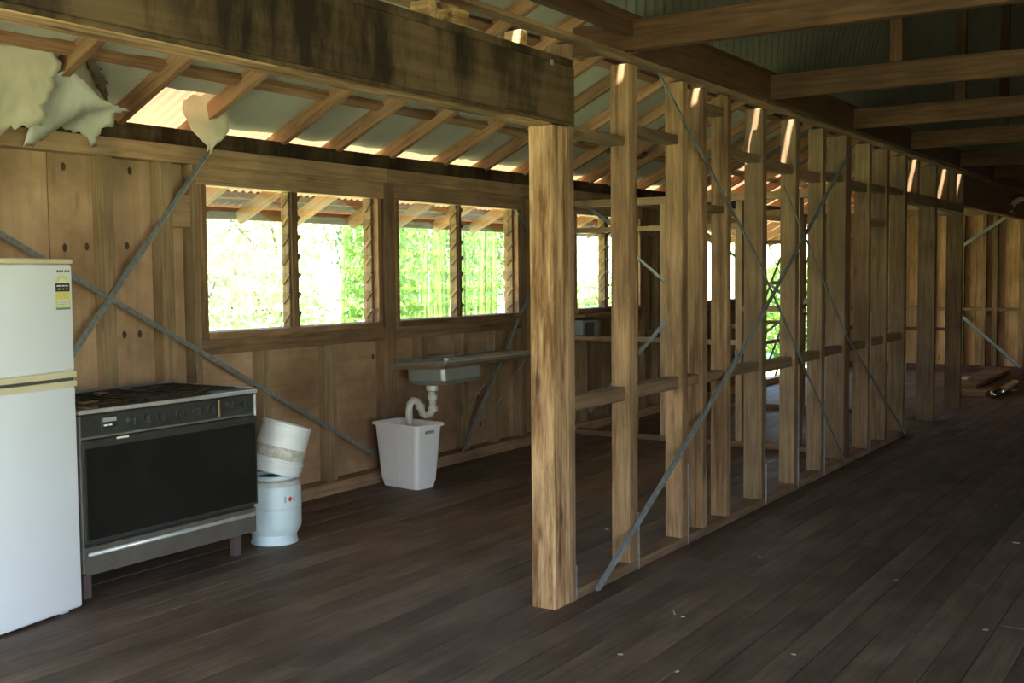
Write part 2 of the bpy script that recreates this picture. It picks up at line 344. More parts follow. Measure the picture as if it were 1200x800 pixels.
for a, b in (((14.6, 0.1), (16.9, 2.1)), ((14.6, 2.1), (16.9, 0.1)), ((14.6, 1.1), (15.7, 2.1)), ((15.1, 0.1), (16.9, 1.6)), ((15.7, 2.1), (17.0, 0.9))):
    strap('strap_brace', wl, (a[0], 5.41, a[1]), (b[0], 5.41, b[1]), (0, -1, 0), wid=0.04)

KNOT = plain('dark knot', (0.055, 0.032, 0.02), 0.8, 0, 0.5, (0.12, 0.07, 0.04), 60)
for x, z in [(3.935, 1.717), (4.079, 1.724), (4.247, 1.731), (4.354, 1.733), (4.388, 2.173), (3.941, 2.165), (4.317, 1.213), (4.427, 1.212), (7.96, 0.49), (7.994, 0.249), (7.799, 0.14), (6.57, 0.931)]:
    lathe('knot', wl, [(0.020, 0.0), (0.018, 0.0022), (0, 0.003)], KNOT, 14, Matrix.Translation((x, 5.500, z))@Matrix.Rotation(PI/2, 4, 'X')@Matrix.Diagonal((0.75, 1.15, 1, 1)))

def window(n, x0, x1, mx0, mx1, label, transom=False):
    wdo = struct('window_%d' % n, label, 'window')
    z0, z1 = 1.2, 2.115
    bx('jamb', wdo, x0-0.04, x0, 5.38, 5.53, z0-0.045, z1, W_STUD); bx('jamb', wdo, x1, x1+0.04, 5.38, 5.53, z0-0.045, z1, W_RAFT)
    bx('sill', wdo, x0-0.02, x1+0.02, 5.355, 5.56, z0-0.045, z0, W_STUD)
    bx('mullion', wdo, mx0+0.035, mx1-0.035, 5.42, 5.52, z0, z1, W_STUD)
    if transom: bx('transom', wdo, x0, x1, 5.43, 5.51, 1.94, 1.985, W_STUD)
    for xa, sgn in ((x0, 1), (mx0+0.035, -1), (mx1-0.035, 1), (x1, -1)):
        ch = bx('louvre_channel', wdo, min(xa, xa+sgn*0.022), max(xa, xa+sgn*0.022), 5.43, 5.485, z0, z1, W_GREY)
    nb = 7; pitch = (z1-z0)/nb
    for i in range(nb):
        zc = z0+pitch*(i+0.5); dy, dz = 0.075*math.cos(0.55), 0.075*math.sin(0.55)
        for xa, sgn in ((x0+0.022, 1), (mx0+0.013, -1), (mx1-0.013, 1), (x1-0.022, -1)):
            bar('louvre_clip', wdo, (xa+sgn*0.006, 5.455-dy*0.5, zc+dz*0.9), (xa+sgn*0.006, 5.455+dy*0.5, zc-dz*0.9), 0.012, 0.022, W_STUD, c=0.002)
        for xa, xb in ((x0+0.03, mx0+0.005), (mx1-0.005, x1-0.03)):
            bar('louvre_blade', wdo, ((xa), 5.455, zc), ((xb), 5.455, zc), 0.152, 0.005, GLASS, side=(0, math.cos(0.55), -math.sin(0.55)), c=0.001)
    return wdo
window(1, 4.86, 6.51, 5.61, 5.73, 'left louvre window over the stove end of the wall')
window(2, 6.76, 8.44, 7.56, 7.66, 'right louvre window over the sink, bamboo outside')
window(3, 9.50, 10.86, 10.14, 10.24, 'pale louvre window seen past the big post, with a transom', True)
window(4, 12.55, 13.90, 13.2, 13.3, 'distant louvre window showing as a sliver between the studs')

TIES = (1.2, 3.1, 4.95, 6.84, 8.64, 10.4, 12.5, 14.4, 16.2)
# ---------------------------------------------------------------- middle stud wall
wm = struct('wall_middle', 'open stud partition running from the big post into the distance', 'wall')
BP = 0.05
bx('bottom_plate', wm, 4.575, 7.6, 2.61, 2.72, 0, BP, W_GREY); bx('bottom_plate', wm, 7.6, 10.86, 2.61, 2.72, 0, BP, W_GREY)
# end post: a square post with two studs nailed to it
bx('post', wm, 4.386, 4.48, 2.61, 2.735, 0.0, 2.217, W_POST); bx('stud', wm, 4.481, 4.53, 2.612, 2.73, 0.0, 2.217, W_POST); bx('stud', wm, 4.531, 4.574, 2.606, 2.73, 0.0, 2.599, W_GREY)
STUDS = [(5.140, 5.235, 0.104), (5.79, 5.866, 0.104), (6.07, 6.144, 0.125), (6.445, 6.512, 0.106), (7.045, 7.118, 0.126), (7.69, 7.765, 0.112), (8.295, 8.368, 0.114),
         (8.87, 8.948, 0.152), (9.54, 9.612, 0.127), (10.10, 10.175, 0.13), (10.735, 10.812, 0.138), (11.965, 12.041, 0.169), (13.27, 13.352, 0.168)]
for x0, x1, d in STUDS:
    bx('stud', wm, x0, x1, YS, YS+d, BP if x1 < 10.8 else 0.0, 2.599, W_STUD if x1 < 7 else W_GREY)  # far studs take a darker timber, standing for dimmer light with distance
bx('stud', wm, 8.955, 9.03, 2.615, 2.75, BP, 2.599, W_GREY)
for x in (5.90, 6.70): bx('stud', wm, x-0.02, x+0.02, 2.68, 2.72, BP, 0.9, W_STUD) if False else None
# noggings between the studs
def nog(x0, x1, z0, z1, y0=2.63, y1=2.71, mat=None): bx('nogging', wm, x0, x1, y0, y1, z0, z1, mat or W_GREY, c=0.006, grain=0)
SX = [(4.574, 0)]+[(a, b) for a, b, c in STUDS]
for i, (zl, zu) in enumerate([((0.895, 0.965), (2.19, 2.235)), ((0.897, 0.965), (2.255, 2.305)), ((0.90, 0.955), None), ((0.895, 0.95), (2.48, 2.53)), ((0.90, 0.96), (2.25, 2.30)), ((0.88, 0.95), (2.22, 2.285)),
                              ((0.89, 0.955), (2.2, 2.27)), ((0.9, 0.96), (2.24, 2.30)), ((0.9, 0.96), (2.2, 2.27)), ((0.905, 0.97), (2.22, 2.28)), ((0.905, 0.972), (2.24, 2.29))]):
    xa = 4.574 if i == 0 else STUDS[i-1][1]; xb = STUDS[i][0]
    nog(xa, xb, *zl)
    if zu: nog(xa, xb, *zu)
nog(6.144, 6.445, 1.90, 1.945); nog(9.612, 10.10, 1.93, 1.98)
# door headers further along, with short cripple studs over them
bx('door_header', wm, 10.812, 11.965, 2.61, 2.73, 2.18, 2.275, W_GREY); bx('door_header', wm, 12.041, 13.27, 2.61, 2.73, 2.18, 2.275, W_GREY)
for x in (11.22, 12.52, 12.9): bx('cripple_stud', wm, x, x+0.06, 2.61, 2.74, 2.275, 2.599, W_STUD)
# top plate of two boards with an open joint, dark board over it
for x0, x1 in ((XA, 2.2), (2.2, 6.0), (6.0, 10.6), (10.6, 14.2), (14.2, XB)):
    bx('top_plate', wm, x0+0.001, x1-0.001, 2.540, 2.616, 2.60, 2.621, W_STUD)
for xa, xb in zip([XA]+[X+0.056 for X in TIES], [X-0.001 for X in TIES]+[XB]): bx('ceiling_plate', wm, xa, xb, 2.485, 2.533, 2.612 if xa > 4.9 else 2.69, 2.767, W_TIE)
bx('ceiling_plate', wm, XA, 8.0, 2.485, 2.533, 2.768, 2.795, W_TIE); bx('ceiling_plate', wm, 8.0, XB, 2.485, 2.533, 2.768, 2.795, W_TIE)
for x in (0.2, 1.4, 2.6, 3.50, 3.66, 4.16): bx('cripple_stud', wm, x, x+(0.05 if x != 3.66 else 0.11), 2.625, 2.715, 2.526, 2.599, W_POST)
for x in [4.9+0.6*i for i in range(21)]: bx('plate_block', wm, x, x+0.05, 2.612, 2.69, 2.605, 2.655, W_TIE) if False else None
ys_ = 2.604
strap('strap_brace', wm, (4.762, ys_, -0.0+0.004), (6.60, ys_, 1.02), (0, -1, 0), wid=0.035); strap('strap_brace', wm, (6.58, ys_, 1.0), (8.84, ys_, 2.42), (0, -1, 0))
strap('strap_brace', wm, (5.47, ys_-0.004, 2.59), (6.9, ys_-0.004, 1.65), (0, -1, 0)); strap('strap_brace', wm, (6.9, ys_-0.004, 1.65), (8.906, ys_-0.004, 0.004), (0, -1, 0))
strap('strap_brace', wm, (7.4, ys_-0.007, 2.12), (8.88, ys_-0.007, 1.03), (0, -1, 0)); strap('strap_brace', wm, (8.88, ys_-0.007, 1.03), (10.75, ys_-0.007, 0.03), (0, -1, 0))
for x, h in ((4.576, 0.17), (5.237, 0.30), (5.868, 0.46), (7.12, 0.28), (7.767, 0.6), (8.37, 0.9), (9.614, 1.2), (10.814, 0.7)):
    bx('hold_down_strap', wm, x, x+0.003, 2.603, 2.635, 0.0, h, GALV, c=0.0005)
bx('hold_down_strap', wm, 6.56, 6.60, 2.60, 2.606, 0.98, 1.07, GALV)

# beam over the kitchen opening, running out of the frame to the left
bm_ = struct('beam', 'deep dark stained beam over the kitchen opening, resting on the big post', 'beam')
bx('beam_board', bm_, XA, 4.574, 2.60, 2.655, 2.2385, 2.49, W_BEAM); bx('beam_edge', bm_, XA, 4.574, 2.60, 2.613, 2.222, 2.238, W_BEAM); bx('beam_board', bm_, XA, 4.38, 2.657, 2.735, 2.240, 2.49, W_RAFT); bx('lit_soffit_board', bm_, XA, 4.384, 2.614, 2.735, 2.219, 2.238, W_POST)  # soffit takes pale timber to stand for light on the beam's underside
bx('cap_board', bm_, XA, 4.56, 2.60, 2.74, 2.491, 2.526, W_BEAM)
bx('bolt', bm_, 4.36, 4.385, 2.597, 2.61, 2.475, 2.5, GALV)
# beam at the far end
fb = struct('beam.001', 'distant lintel beam beyond the last stud near the end wall', 'beam')
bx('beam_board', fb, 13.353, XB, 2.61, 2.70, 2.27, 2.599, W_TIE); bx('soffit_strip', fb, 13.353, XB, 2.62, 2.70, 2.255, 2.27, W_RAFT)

# ---------------------------------------------------------------- cross partitions
def cross(X, ys, label, noys, plate_to=2.74):
    wc = struct('wall_cross' , label, 'wall')
    bx('bottom_plate', wc, X, X+0.09, plate_to, 5.36, 0, 0.05, W_GREY); bx('top_plate', wc, X, X+0.09, plate_to, 5.38, 2.17, 2.235, W_WALL)
    for y in ys: bx('stud', wc, X, X+0.09, y, y+0.06, 0.05, 2.17, W_WALL)
    for z, ya, yb in noys: bx('nogging', wc, X+0.01, X+0.08, ya, yb, z, z+0.045, W_WALL)
    return wc
c1 = cross(9.4, [2.75, 3.15, 3.67, 4.40, 4.72], 'nearer cross stud partition behind the open stud wall', [(1.93, 4.46, 5.38), (0.905, 4.78, 5.38), (0.905, 4.46, 4.72), (1.93, 3.73, 4.40), (0.9, 3.73, 4.4), (1.2, 3.21, 3.67)])
strap('strap_brace', c1, (9.395, 4.9, 1.86), (9.395, 4.0, 1.14), (-1, 0, 0)); strap('strap_brace', c1, (9.393, 5.2, 0.22), (9.393, 4.1, 1.42), (-1, 0, 0), wid=0.04); strap('strap_brace', c1, (9.39, 5.25, 2.2), (9.39, 4.95, 2.0), (-1, 0, 0))
c2 = cross(12.2, [2.76, 3.2, 3.65, 4.05, 4.5, 5.0, 5.3], 'farther cross stud partition in the dark rear rooms', [(0.9, 4.56, 5.0), (1.2, 3.71, 4.05), (1.9, 3.26, 3.65), (0.95, 4.1, 4.5), (1.85, 4.1, 4.5)])
strap('strap_brace', c2, (12.195, 5.2, 2.0), (12.195, 3.0, 0.3), (-1, 0, 0)); strap('strap_brace', c2, (12.19, 5.2, 0.3), (12.19, 3.0, 2.0), (-1, 0, 0))

# ---------------------------------------------------------------- end wall and right wall
we = struct('wall_far', 'warm orange board end wall at the far right, studs and brace', 'wall')
y = YR; r2 = random.Random(11)
while y < 5.36:
    b = min(0.17+r2.random()*0.05, 5.4-y)
    bx('wall_board', we, XB+0.09, XB+0.105, y+0.002, y+b-0.002, 0.0, 2.6, W_WARM); y += b
bx('outer_cladding', we, XB+0.106, XB+0.12, YR, 5.5, -0.1, 3.2, W_GREY, grain=1)
bx('gable_cladding', we, XB+0.106, XB+0.12, YR-0.2, 5.7, 3.201, 5.2, W_GREY, grain=1)
bx('bottom_plate', we, XB, XB+0.09, YR, 5.36, 0, 0.1, W_TIE); bx('top_plate', we, XB, XB+0.09, YR, 5.36, 2.36, 2.45, W_GREY)
for y in (-2.0, -1.4, -0.8, -0.2, 0.4, 1.0, 1.6, 2.2, 2.66, 3.03, 3.19, 3.50, 3.95, 4.4, 4.85, 5.28): bx('stud', we, XB, XB+0.09, y, y+0.055, 0.1, 2.36, W_STUD)
bx('nogging', we, XB+0.005, XB+0.08, YR, 5.28, 0.93, 0.975, W_STUD)
bx('nogging', we, XB+0.005, XB+0.08, 3.56, 5.28, 0.62, 0.665, W_TIE)
strap('strap_brace', we, (XB-0.006, 3.65, 0.95), (XB-0.006, 2.7, 0.1), (-1, 0, 0), wid=0.05); strap('strap_brace', we, (XB-0.01, 3.75, 1.75), (XB-0.01, 2.9, 2.33), (-1, 0, 0), wid=0.05)
wb = struct('wall_back_light_block', 'added gable boarding, unseen behind the viewer, cutting light from the open end', 'wall')  # unseen closure added behind the viewer to darken the upper room
for k in range(6): bx('gable_board', wb, XA-0.12, XA-0.10, YR-0.2, 5.7, 2.3+0.48*k, 2.3+0.48*k+0.475, W_GREY, grain=1)
for k in range(4): bx('plywood_sheet', wb, XA-0.12, XA-0.105, YR-0.2+0.85*k, YR-0.2+0.85*k+0.845, 0.0, 2.295, W_TIE, grain=2)
bx('post', wb, XA-0.1, XA, 1.1, 1.2, 0.0, 2.6, W_POST)
wr = struct('wall_right', 'dark stud and board wall on the right, open near the viewer', 'wall')
bx('bottom_plate', wr, 2.4, XB, YR-0.1, YR, 0, 0.09, W_WALL); bx('top_plate', wr, XA, XB, YR-0.1, YR, 2.65, 2.75, W_WALL)
for i in range(26): bx('stud', wr, 2.4+0.6*i, 2.46+0.6*i, YR-0.1, YR, 0.09, 2.65, W_WALL)
for i in range(13): bx('plywood_sheet', wr, 2.4+1.2*i+0.003, 3.6+1.2*i-0.003, YR-0.115, YR-0.1, 0, 2.75, W_TIE, grain=2)
for x in (XA, -0.6): bx('post', wr, x, x+0.1, YR-0.1, YR, 0, 2.65, W_POST)

# ---------------------------------------------------------------- main curved iron roof
cr = struct('ceiling_right', 'dark curved corrugated iron roof over the main room with tie beams', 'ceiling')
YC, ZC, RA, RB = 0.06, 2.70, 2.45, 1.85
PIT, PITV = 0.076, 0.105
def vault(a, d=0.0):
    c, q = math.cos(a), math.sin(a)
    return YC+(RA+d)*math.copysign(abs(c)**0.8, c), ZC+(RB+d)*max(q, 0)**0.8
def vault_mesh():
    V, F = [], []; cols = 8*8; rows = 40
    for j in range(rows+1):
        a = PI*j/rows
        for i in range(cols+1):
            q = i/8.0; y, z = vault(a, 0.012*math.cos(2*PI*q)); V.append((q*PITV, y, z))
    for j in range(rows):
        for i in range(cols):
            k = j*(cols+1)+i; F.append((k, k+cols+1, k+cols+2, k+1))
    me = bpy.data.meshes.new('curved_sheet'); me.from_pydata(V, [], F); me.materials.append(IRON)
    for p in me.polygons: p.use_smooth = True
    return me
vm = vault_mesh(); x = XA
while x < XB+0.1:
    link('curved_roof_sheet', vm, cr, Matrix.Translation((x, 0, 0))); x += PITV*8-0.0005
for X in TIES:
    zb = 2.622
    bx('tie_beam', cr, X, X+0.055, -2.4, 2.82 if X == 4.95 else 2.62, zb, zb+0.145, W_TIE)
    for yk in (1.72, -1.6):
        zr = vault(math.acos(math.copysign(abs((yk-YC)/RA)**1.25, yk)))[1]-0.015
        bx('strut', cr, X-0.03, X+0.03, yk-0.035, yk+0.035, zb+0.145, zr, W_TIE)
bx('ridge_purlin', cr, XA, XB, 0.04, 0.12, ZC+RB-0.14, ZC+RB-0.015, W_TIE)
# ---------------------------------------------------------------- lean-to roof over the kitchen side
cl = struct('ceiling', 'lean-to roof of red rafters, grey lining and iron over the kitchen side', 'ceiling')
SL = 0.48; th = math.atan(SL); CS = math.cos(th)
def zb(y): return 2.425+SL*(5.4-y)
RXS = [-1.9, -1.3, -0.7, -0.1, 0.55, 1.2, 1.8, 2.42, 3.05, 3.675, 4.255, 4.81, 5.565, 6.115, 6.715, 7.395, 7.98, 8.6, 9.2, 9.8, 10.2, 10.95, 11.55]+[12.2+0.6*i for i in range(10)]
for X in RXS:
    ya, yb = 6.42, 1.75
    bar('rafter', cl, (X, ya, zb(ya)+0.05/CS), (X, yb, zb(yb)+0.05/CS), 0.05, 0.10, W_RAFT)
zt = lambda y: zb(y)+0.10/CS
for a, b in zip(RXS, RXS[1:]):
    for yb_ in (5.0, 4.1, 3.2):
        bar('batten', cl, (a+0.026, yb_, zt(yb_)-0.022), (b-0.026, yb_, zt(yb_)-0.022), 0.075, 0.04, W_RAFT, side=(0, CS, -SL*CS))
def sheet(name, x0, x1, ya, yb, lift, mat, amp=0.009, pit=PIT, rows=1, jitter=0.0, seed=0):
    rr = random.Random(seed); n = max(2, int((x1-x0)/pit*6)) if amp else 6; V, F = [], []
    for j in range(rows+1):
        y = ya+(yb-ya)*j/rows
        for i in range(n+1):
            x = x0+(x1-x0)*i/n; z = zt(y)+lift+amp*math.cos(2*PI*x/pit)
            if jitter: z += -jitter*math.sin(PI*i/n)*(0.6+0.4*math.sin(5*y+seed)) + jitter*0.25*rr.uniform(-1, 1)
            V.append((x, y, z))
    for j in range(rows):
        for i in range(n):
            k = j*(n+1)+i; F.append((k, k+1, k+n+2, k+n+1))
    return mesh_obj(name, V, F, mat, cl, smooth=True)
# lining between the rafters, torn away in the bay left of the first window
for k, (a, b) in enumerate(zip(RXS, RXS[1:])):
    if a > 12: break
    low_ = 5.47
    if abs(a-4.255) < 0.01: low_ = 5.20
    sheet('lining_sheet', a+0.002, b-0.002, low_, 2.75, 0.004, SARK, amp=0, rows=10, jitter=0.02, seed=k)
# iron sheets: rows of 0.76 m sheets; slots left where the sun comes through between the laps
SLOT = (2.336, 2.374)
slots = sorted([(q-0.5*(4.04-a)-0.02, q-0.5*(4.04-b)+0.01) for q, a, b in ((5.14, 2.53, 2.57), (6.07, 2.53, 2.62), (7.045, 2.27, 2.64), (7.69, 2.27, 2.64), (11.22, 2.27, 2.64), (12.52, 2.27, 2.64), (13.27, 2.27, 2.64), (4.16, 2.53, 2.62))]+[(5.56-2.02-0.02, 5.56-2.02+0.015)])
x = XA; edges = []
while x < XB: edges.append(x); x += 0.76
for x0 in edges:
    x1 = min(x0+0.76, XB+0.1)
    sheet('roof_sheet', x0, x1, 4.9, SLOT[1], 0.05, IRON)
    sheet('clear_sheet', x0, x1, 6.25, 4.9, 0.05, CLEAR)
    sheet('eave_sheet', x0, x1, 6.50, 6.25, 0.055, RUST)
    sheet('roof_sheet', x0, x1, SLOT[0], 1.2, 0.05, IRON)
cur = XA
for a, b in slots+[(XB+0.1, XB+0.1)]:
    if a > cur: sheet('roof_flashing', cur, a, SLOT[1]+0.05, SLOT[0]-0.05, 0.064, IRON, amp=0)
    cur = b
bx('eave_batten', cl, XA, XB, 6.235, 6.285, zt(6.26)-0.002, zt(6.26)+0.044, W_RAFT)
bx('fascia_board', cl, XA, XB, 6.43, 6.45, zt(6.44)-0.06, zt(6.44)+0.03, W_RAFT)

# torn lining hanging below the rafters, plus a dark strip for the tear's shade
def ragged(name, P, nu, nv, mat, label, seed, tear=0.03):
    """P(u,v) gives the surface; the v=1 edge and the u=1 edge are torn ragged; the sheet has 3 mm of thickness"""
    rr = random.Random(seed); V, F = [], []
    jag = [rr.uniform(-1, 1)*tear for _ in range(nu+1)]; jag2 = [rr.uniform(-1, 1)*tear for _ in range(nv+1)]
    for j in range(nv+1):
        for i in range(nu+1):
            u, v = i/nu, j/nv
            V.append(Vector(P(u+(jag2[j]*u**6), v+jag[i]*v**6))+Vector((0, rr.uniform(-1, 1), rr.uniform(-1, 1)))*0.006)
    for j in range(nv):
        for i in range(nu):
            k = j*(nu+1)+i; F.append((k, k+1, k+nu+2, k+nu+1))
    o = mesh_obj(name, V, F, mat, None, smooth=True); m = o.modifiers.new('t', 'SOLIDIFY'); m.thickness = 0.002
    return tag(o, label, 'lining')
def hang1(u, v):
    x = 2.9+0.66*u+0.04*math.sin(v*3); y = 5.02+0.22*v+0.05*math.sin(u*4)
    return (x, y, 2.74-0.44*v-0.05*math.sin(PI*u)*v+0.03*math.sin(u*9)*v)
ragged('torn_lining', hang1, 26, 12, SARK2, 'cream torn lining sheet sagging above the fridge, ragged lower edge', 5, 0.05)
def hang2(u, v):
    x = 3.59+0.44*u; y = 5.06+0.28*v
    return (x, y, zt(5.06)-0.12-0.15*u*u-(0.33-0.21*u)*v+0.03*math.sin(u*7+v*4))
ragged('torn_lining', hang2, 20, 12, SARK, 'grey torn lining sheet drooping between the two leftmost rafters', 9, 0.07)
def flap(u, v):
    wv = 0.03+0.20*max(0.0, math.sin(PI*min(1.0, v*1.05+0.06)))**0.8
    return (4.755+wv*(u-0.4), 5.26-0.16*(u-0.4)*wv*4+0.03*math.sin(v*5), 2.715-0.42*v-0.05*u*(1-v))
ragged('torn_lining', flap, 10, 16, SARK2, 'small cream flap of torn lining hanging down left of the first window', 4, 0.04)
def tear_shade(u, v):
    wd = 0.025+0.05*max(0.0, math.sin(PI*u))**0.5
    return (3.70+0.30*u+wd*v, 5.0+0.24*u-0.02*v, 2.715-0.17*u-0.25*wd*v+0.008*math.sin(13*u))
ragged('torn_lining', tear_shade, 20, 4, BARK, 'dark ragged strip standing for the darkness inside the tear beside the second rafter', 8, 0.25)  # dark-coloured strip stands for the darkness seen through the tear

# ---------------------------------------------------------------- fridge
fr = tag(empty('fridge', (3.27, 4.52, 0), math.radians(9.0)), 'white two-door fridge with yellowed trim standing left of the stove', 'fridge')
def rbox(name, par, x0, x1, y0, y1, z0, z1, mat, r=0.012, seg=3):
    bm = bmesh.new(); bmesh.ops.create_cube(bm, size=1.0)
    for v in bm.verts: v.co = Vector(((x0+x1)/2+v.co.x*(x1-x0), (y0+y1)/2+v.co.y*(y1-y0), (z0+z1)/2+v.co.z*(z1-z0)))
    bmesh.ops.bevel(bm, geom=bm.edges[:], offset=min(r, 0.45*min(x1-x0, y1-y0, z1-z0)), segments=seg, profile=0.5, affect='EDGES')
    for f in bm.faces: f.smooth = True
    me = bpy.data.meshes.new(name); bm.to_mesh(me); bm.free(); me.materials.append(mat)
    o = link(name, me, par)
    try:
        me.set_sharp_from_angle(angle=math.radians(50))
    except Exception: pass
    return o
rbox('cabinet', fr, -0.60, 0.0, 0.055, 0.62, 0.03, 1.615, WHITE, 0.008)
du = rbox('freezer_door', fr, -0.60, 0.0, 0.0, 0.05, 1.118, 1.612, WHITE, 0.014)
dl = rbox('fridge_door', fr, -0.60, 0.0, 0.0, 0.05, 0.012, 1.050, WHITE, 0.014)
rbox('top_cap', fr, -0.605, 0.004, -0.002, 0.62, 1.613, 1.637, CREAM, 0.008)
def trim_strip(name, par, za, zb_, sag, mat, y0):
    V, F = [], []; n = 14
    for i in range(n+1):
        u = i/n; x = -0.6+0.6*u; s = sag*math.cos(u*PI/2)**1.5
        for (yy, z) in ((y0, za+min(s, 0)), (y0, zb_+max(s, 0)), (0.05, zb_+max(s, 0)), (0.05, za+min(s, 0))): V.append((x, yy, z))
    for i in range(n):
        for k in range(4): F.append((i*4+k, i*4+(k+1) % 4, i*4+4+(k+1) % 4, i*4+4+k))
    F.append((0, 3, 2, 1)); F.append((n*4, n*4+1, n*4+2, n*4+3))
    return mesh_obj(name, V, F, mat, par)
trim_strip('handle_trim', du, 1.092, 1.119, 0.0, CREAM, -0.004); trim_strip('handle_trim', dl, 1.050, 1.076, 0.0, CREAM, -0.004)
bx('door_gap', fr, -0.595, -0.003, 0.012, 0.06, 1.070, 1.096, GASKET)
V = []; 
lab = mesh_obj('energy_label', [(-0.106, -0.0012, 1.405), (-0.022, -0.0012, 1.405), (-0.022, -0.0012, 1.53)]+[(-0.064+0.042*math.cos(a), -0.0012, 1.53+0.038*math.sin(a)) for a in [PI*k/12 for k in range(0, 13)]][1:]+[(-0.106, -0.0012, 1.53)], [tuple(range(16))], PALE, du)
def quad(name, par, x0, x1, z0, z1, y, mat): return mesh_obj(name, [(x0, y, z0), (x1, y, z0), (x1, y, z1), (x0, y, z1)], [(0, 1, 2, 3)], mat, par)
def arcq(name, par, cx, cz, r0, r1, y, mat):
    n = 12; V = [(cx+r*math.cos(PI*k/n), y, cz+r*math.sin(PI*k/n)*0.9) for r in (r0, r1) for k in range(n+1)]
    return mesh_obj(name, V, [(k, k+1, n+2+k, n+1+k)[::-1] for k in range(n)], mat, par)
quad('label_band', lab, -0.106, -0.022, 1.487, 1.525, -0.0016, INK); quad('label_field', lab, -0.106, -0.022, 1.413, 1.486, -0.0016, YEL); quad('label_foot', lab, -0.106, -0.022, 1.405, 1.413, -0.0016, GRN)
quad('label_panel', lab, -0.098, -0.030, 1.420, 1.452, -0.0019, PALE); arcq('star_arc', lab, -0.064, 1.527, 0.024, 0.033, -0.0016, YEL)
for k, (a, b) in enumerate(((-0.098, -0.072), (-0.068, -0.052), (-0.049, -0.032))): quad('label_lettering', lab, a, b, 1.510, 1.516, -0.0019, PALE); quad('label_lettering', lab, a+0.004, b-0.003, 1.496, 1.501, -0.0019, PALE)
for z in (1.428, 1.436, 1.444): quad('label_lettering', lab, -0.094, -0.036, z, z+0.0025, -0.0022, INK2)
xx = -0.096
for wd in (0.012, 0.009, 0.010, 0.010, -0.006, 0.011, 0.009, 0.011):
    if wd > 0: quad('badge_letter', du, xx, xx+wd-0.0022, 1.574, 1.584, -0.0012, INK)
    xx += abs(wd)
for x in (-0.09, -0.5): rbox('foot', fr, x-0.025, x+0.025, 0.02, 0.06, 0.0, 0.02, WHITE, 0.006)

DRAW = plain('brown stove steel', (0.17, 0.15, 0.125), 0.34, 0.35, 0.6, (0.11, 0.09, 0.07), 6)
LEGM = plain('rusty dark leg', (0.09, 0.06, 0.055), 0.7, 0.1, 0.5, (0.2, 0.11, 0.09), 20)
# ---------------------------------------------------------------- stove
SXA, SXB, SYF, SYB = 3.30, 4.435, 4.555, 5.20
sv = tag(empty('stove', ((SXA+SXB)/2, (SYF+SYB)/2, 0)), 'wide old black and steel range cooker between the fridge and gas bottle', 'stove')
OX, OY = (SXA+SXB)/2, (SYF+SYB)/2
def sb(name, x0, x1, y0, y1, z0, z1, mat, par=None, c=0.003): return bx(name, par or sv, x0-OX, x1-OX, y0-OY, y1-OY, z0, z1, mat, c=c)
sb('body', SXA, SXB, SYF+0.03, SYB, 0.15, 0.895, STEEL_D)
hob = sb('hob_top', SXA-0.002, SXB+0.002, SYF-0.004, SYB, 0.895, 0.912, BLACK)
sb('hob_lip', SXA-0.004, SXB+0.004, SYF-0.010, SYF+0.012, 0.907, 0.926, LIP); 
sb('hob_lip', SXB-0.012, SXB+0.005, SYF+0.012, SYB, 0.899, 0.934, STEEL); sb('hob_lip', SXA-0.005, SXA+0.012, SYF+0.012, SYB, 0.899, 0.934, STEEL); sb('splashback', SXA, SXB, SYB-0.018, SYB, 0.899, 0.95, STEEL)
cp = sb('control_panel', SXA+0.012, SXB-0.012, SYF+0.004, SYF+0.03, 0.795, 0.898, STEEL_D)
sb('side_trim', SXB-0.014, SXB, SYF-0.004, SYF+0.03, 0.775, 0.925, LIP); sb('side_trim', SXA, SXA+0.012, SYF-0.004, SYF+0.03, 0.15, 0.90, STEEL)
sb('panel_strip', SXA+0.012, SXB-0.014, SYF+0.0, SYF+0.03, 0.785, 0.797, STEEL); sb('panel_divider', 4.165, 4.178, SYF-0.001, SYF+0.01, 0.80, 0.896, BRASS)
di = sb('clock_display', 3.428, 3.522, SYF-0.001, SYF+0.01, 0.83, 0.886, KNOB)
for a in (3.44, 3.468): sb('clock_digit', a, a+0.018, SYF-0.003, SYF, 0.838, 0.846, PALE, c=0.0005)
sb('clock_window', 3.436, 3.512, SYF-0.0025, SYF, 0.858, 0.878, INK2, c=0.0005)
def knob(x, z, r=0.021):
    mw = Matrix.Translation((x-OX, SYF+0.004-OY, z))@Matrix.Rotation(PI/2, 4, 'X')
    k = lathe('knob', sv, [(0, 0), (r*1.25, 0), (r*1.25, 0.004), (r, 0.006), (r*0.86, 0.026), (0, 0.028)], KNOB, 20, mw)
    me = cbox_mesh(0.006, r*1.7, 0.012, KNOB, 0.001); link('knob_grip', me, k, Matrix.Translation((0, 0, 0.031)))
    return k
for x in (3.60, 3.69, 3.78, 3.90, 4.01, 4.11): knob(x, 0.848)
knob(4.33, 0.862, 0.02); knob(4.24, 0.862, 0.02)
dr = sb('oven_door', SXA+0.014, SXB-0.006, SYF-0.006, SYF+0.028, 0.290, 0.782, STEEL_D)
sb('door_glass', SXA+0.03, SXB-0.02, SYF-0.010, SYF-0.005, 0.305, 0.742, GLASS_D, c=0.001); sb('door_band', SXA+0.014, SXB-0.006, SYF-0.011, SYF-0.005, 0.746, 0.780, STEEL_D)
sb('badge', 3.503, 3.573, SYF-0.014, SYF-0.010, 0.770, 0.780, PALE, c=0.001)
dw = sb('warming_drawer', SXA+0.014, SXB-0.02, SYF-0.004, SYF+0.028, 0.137, 0.272, DRAW)
tube('drawer_handle', sv, [(SXA+0.02-OX, SYF-0.016-OY, 0.240), (SXB-0.05-OX, SYF-0.016-OY, 0.240), (SXB-0.036-OX, SYF-0.008-OY, 0.243)], 0.011, LIP)
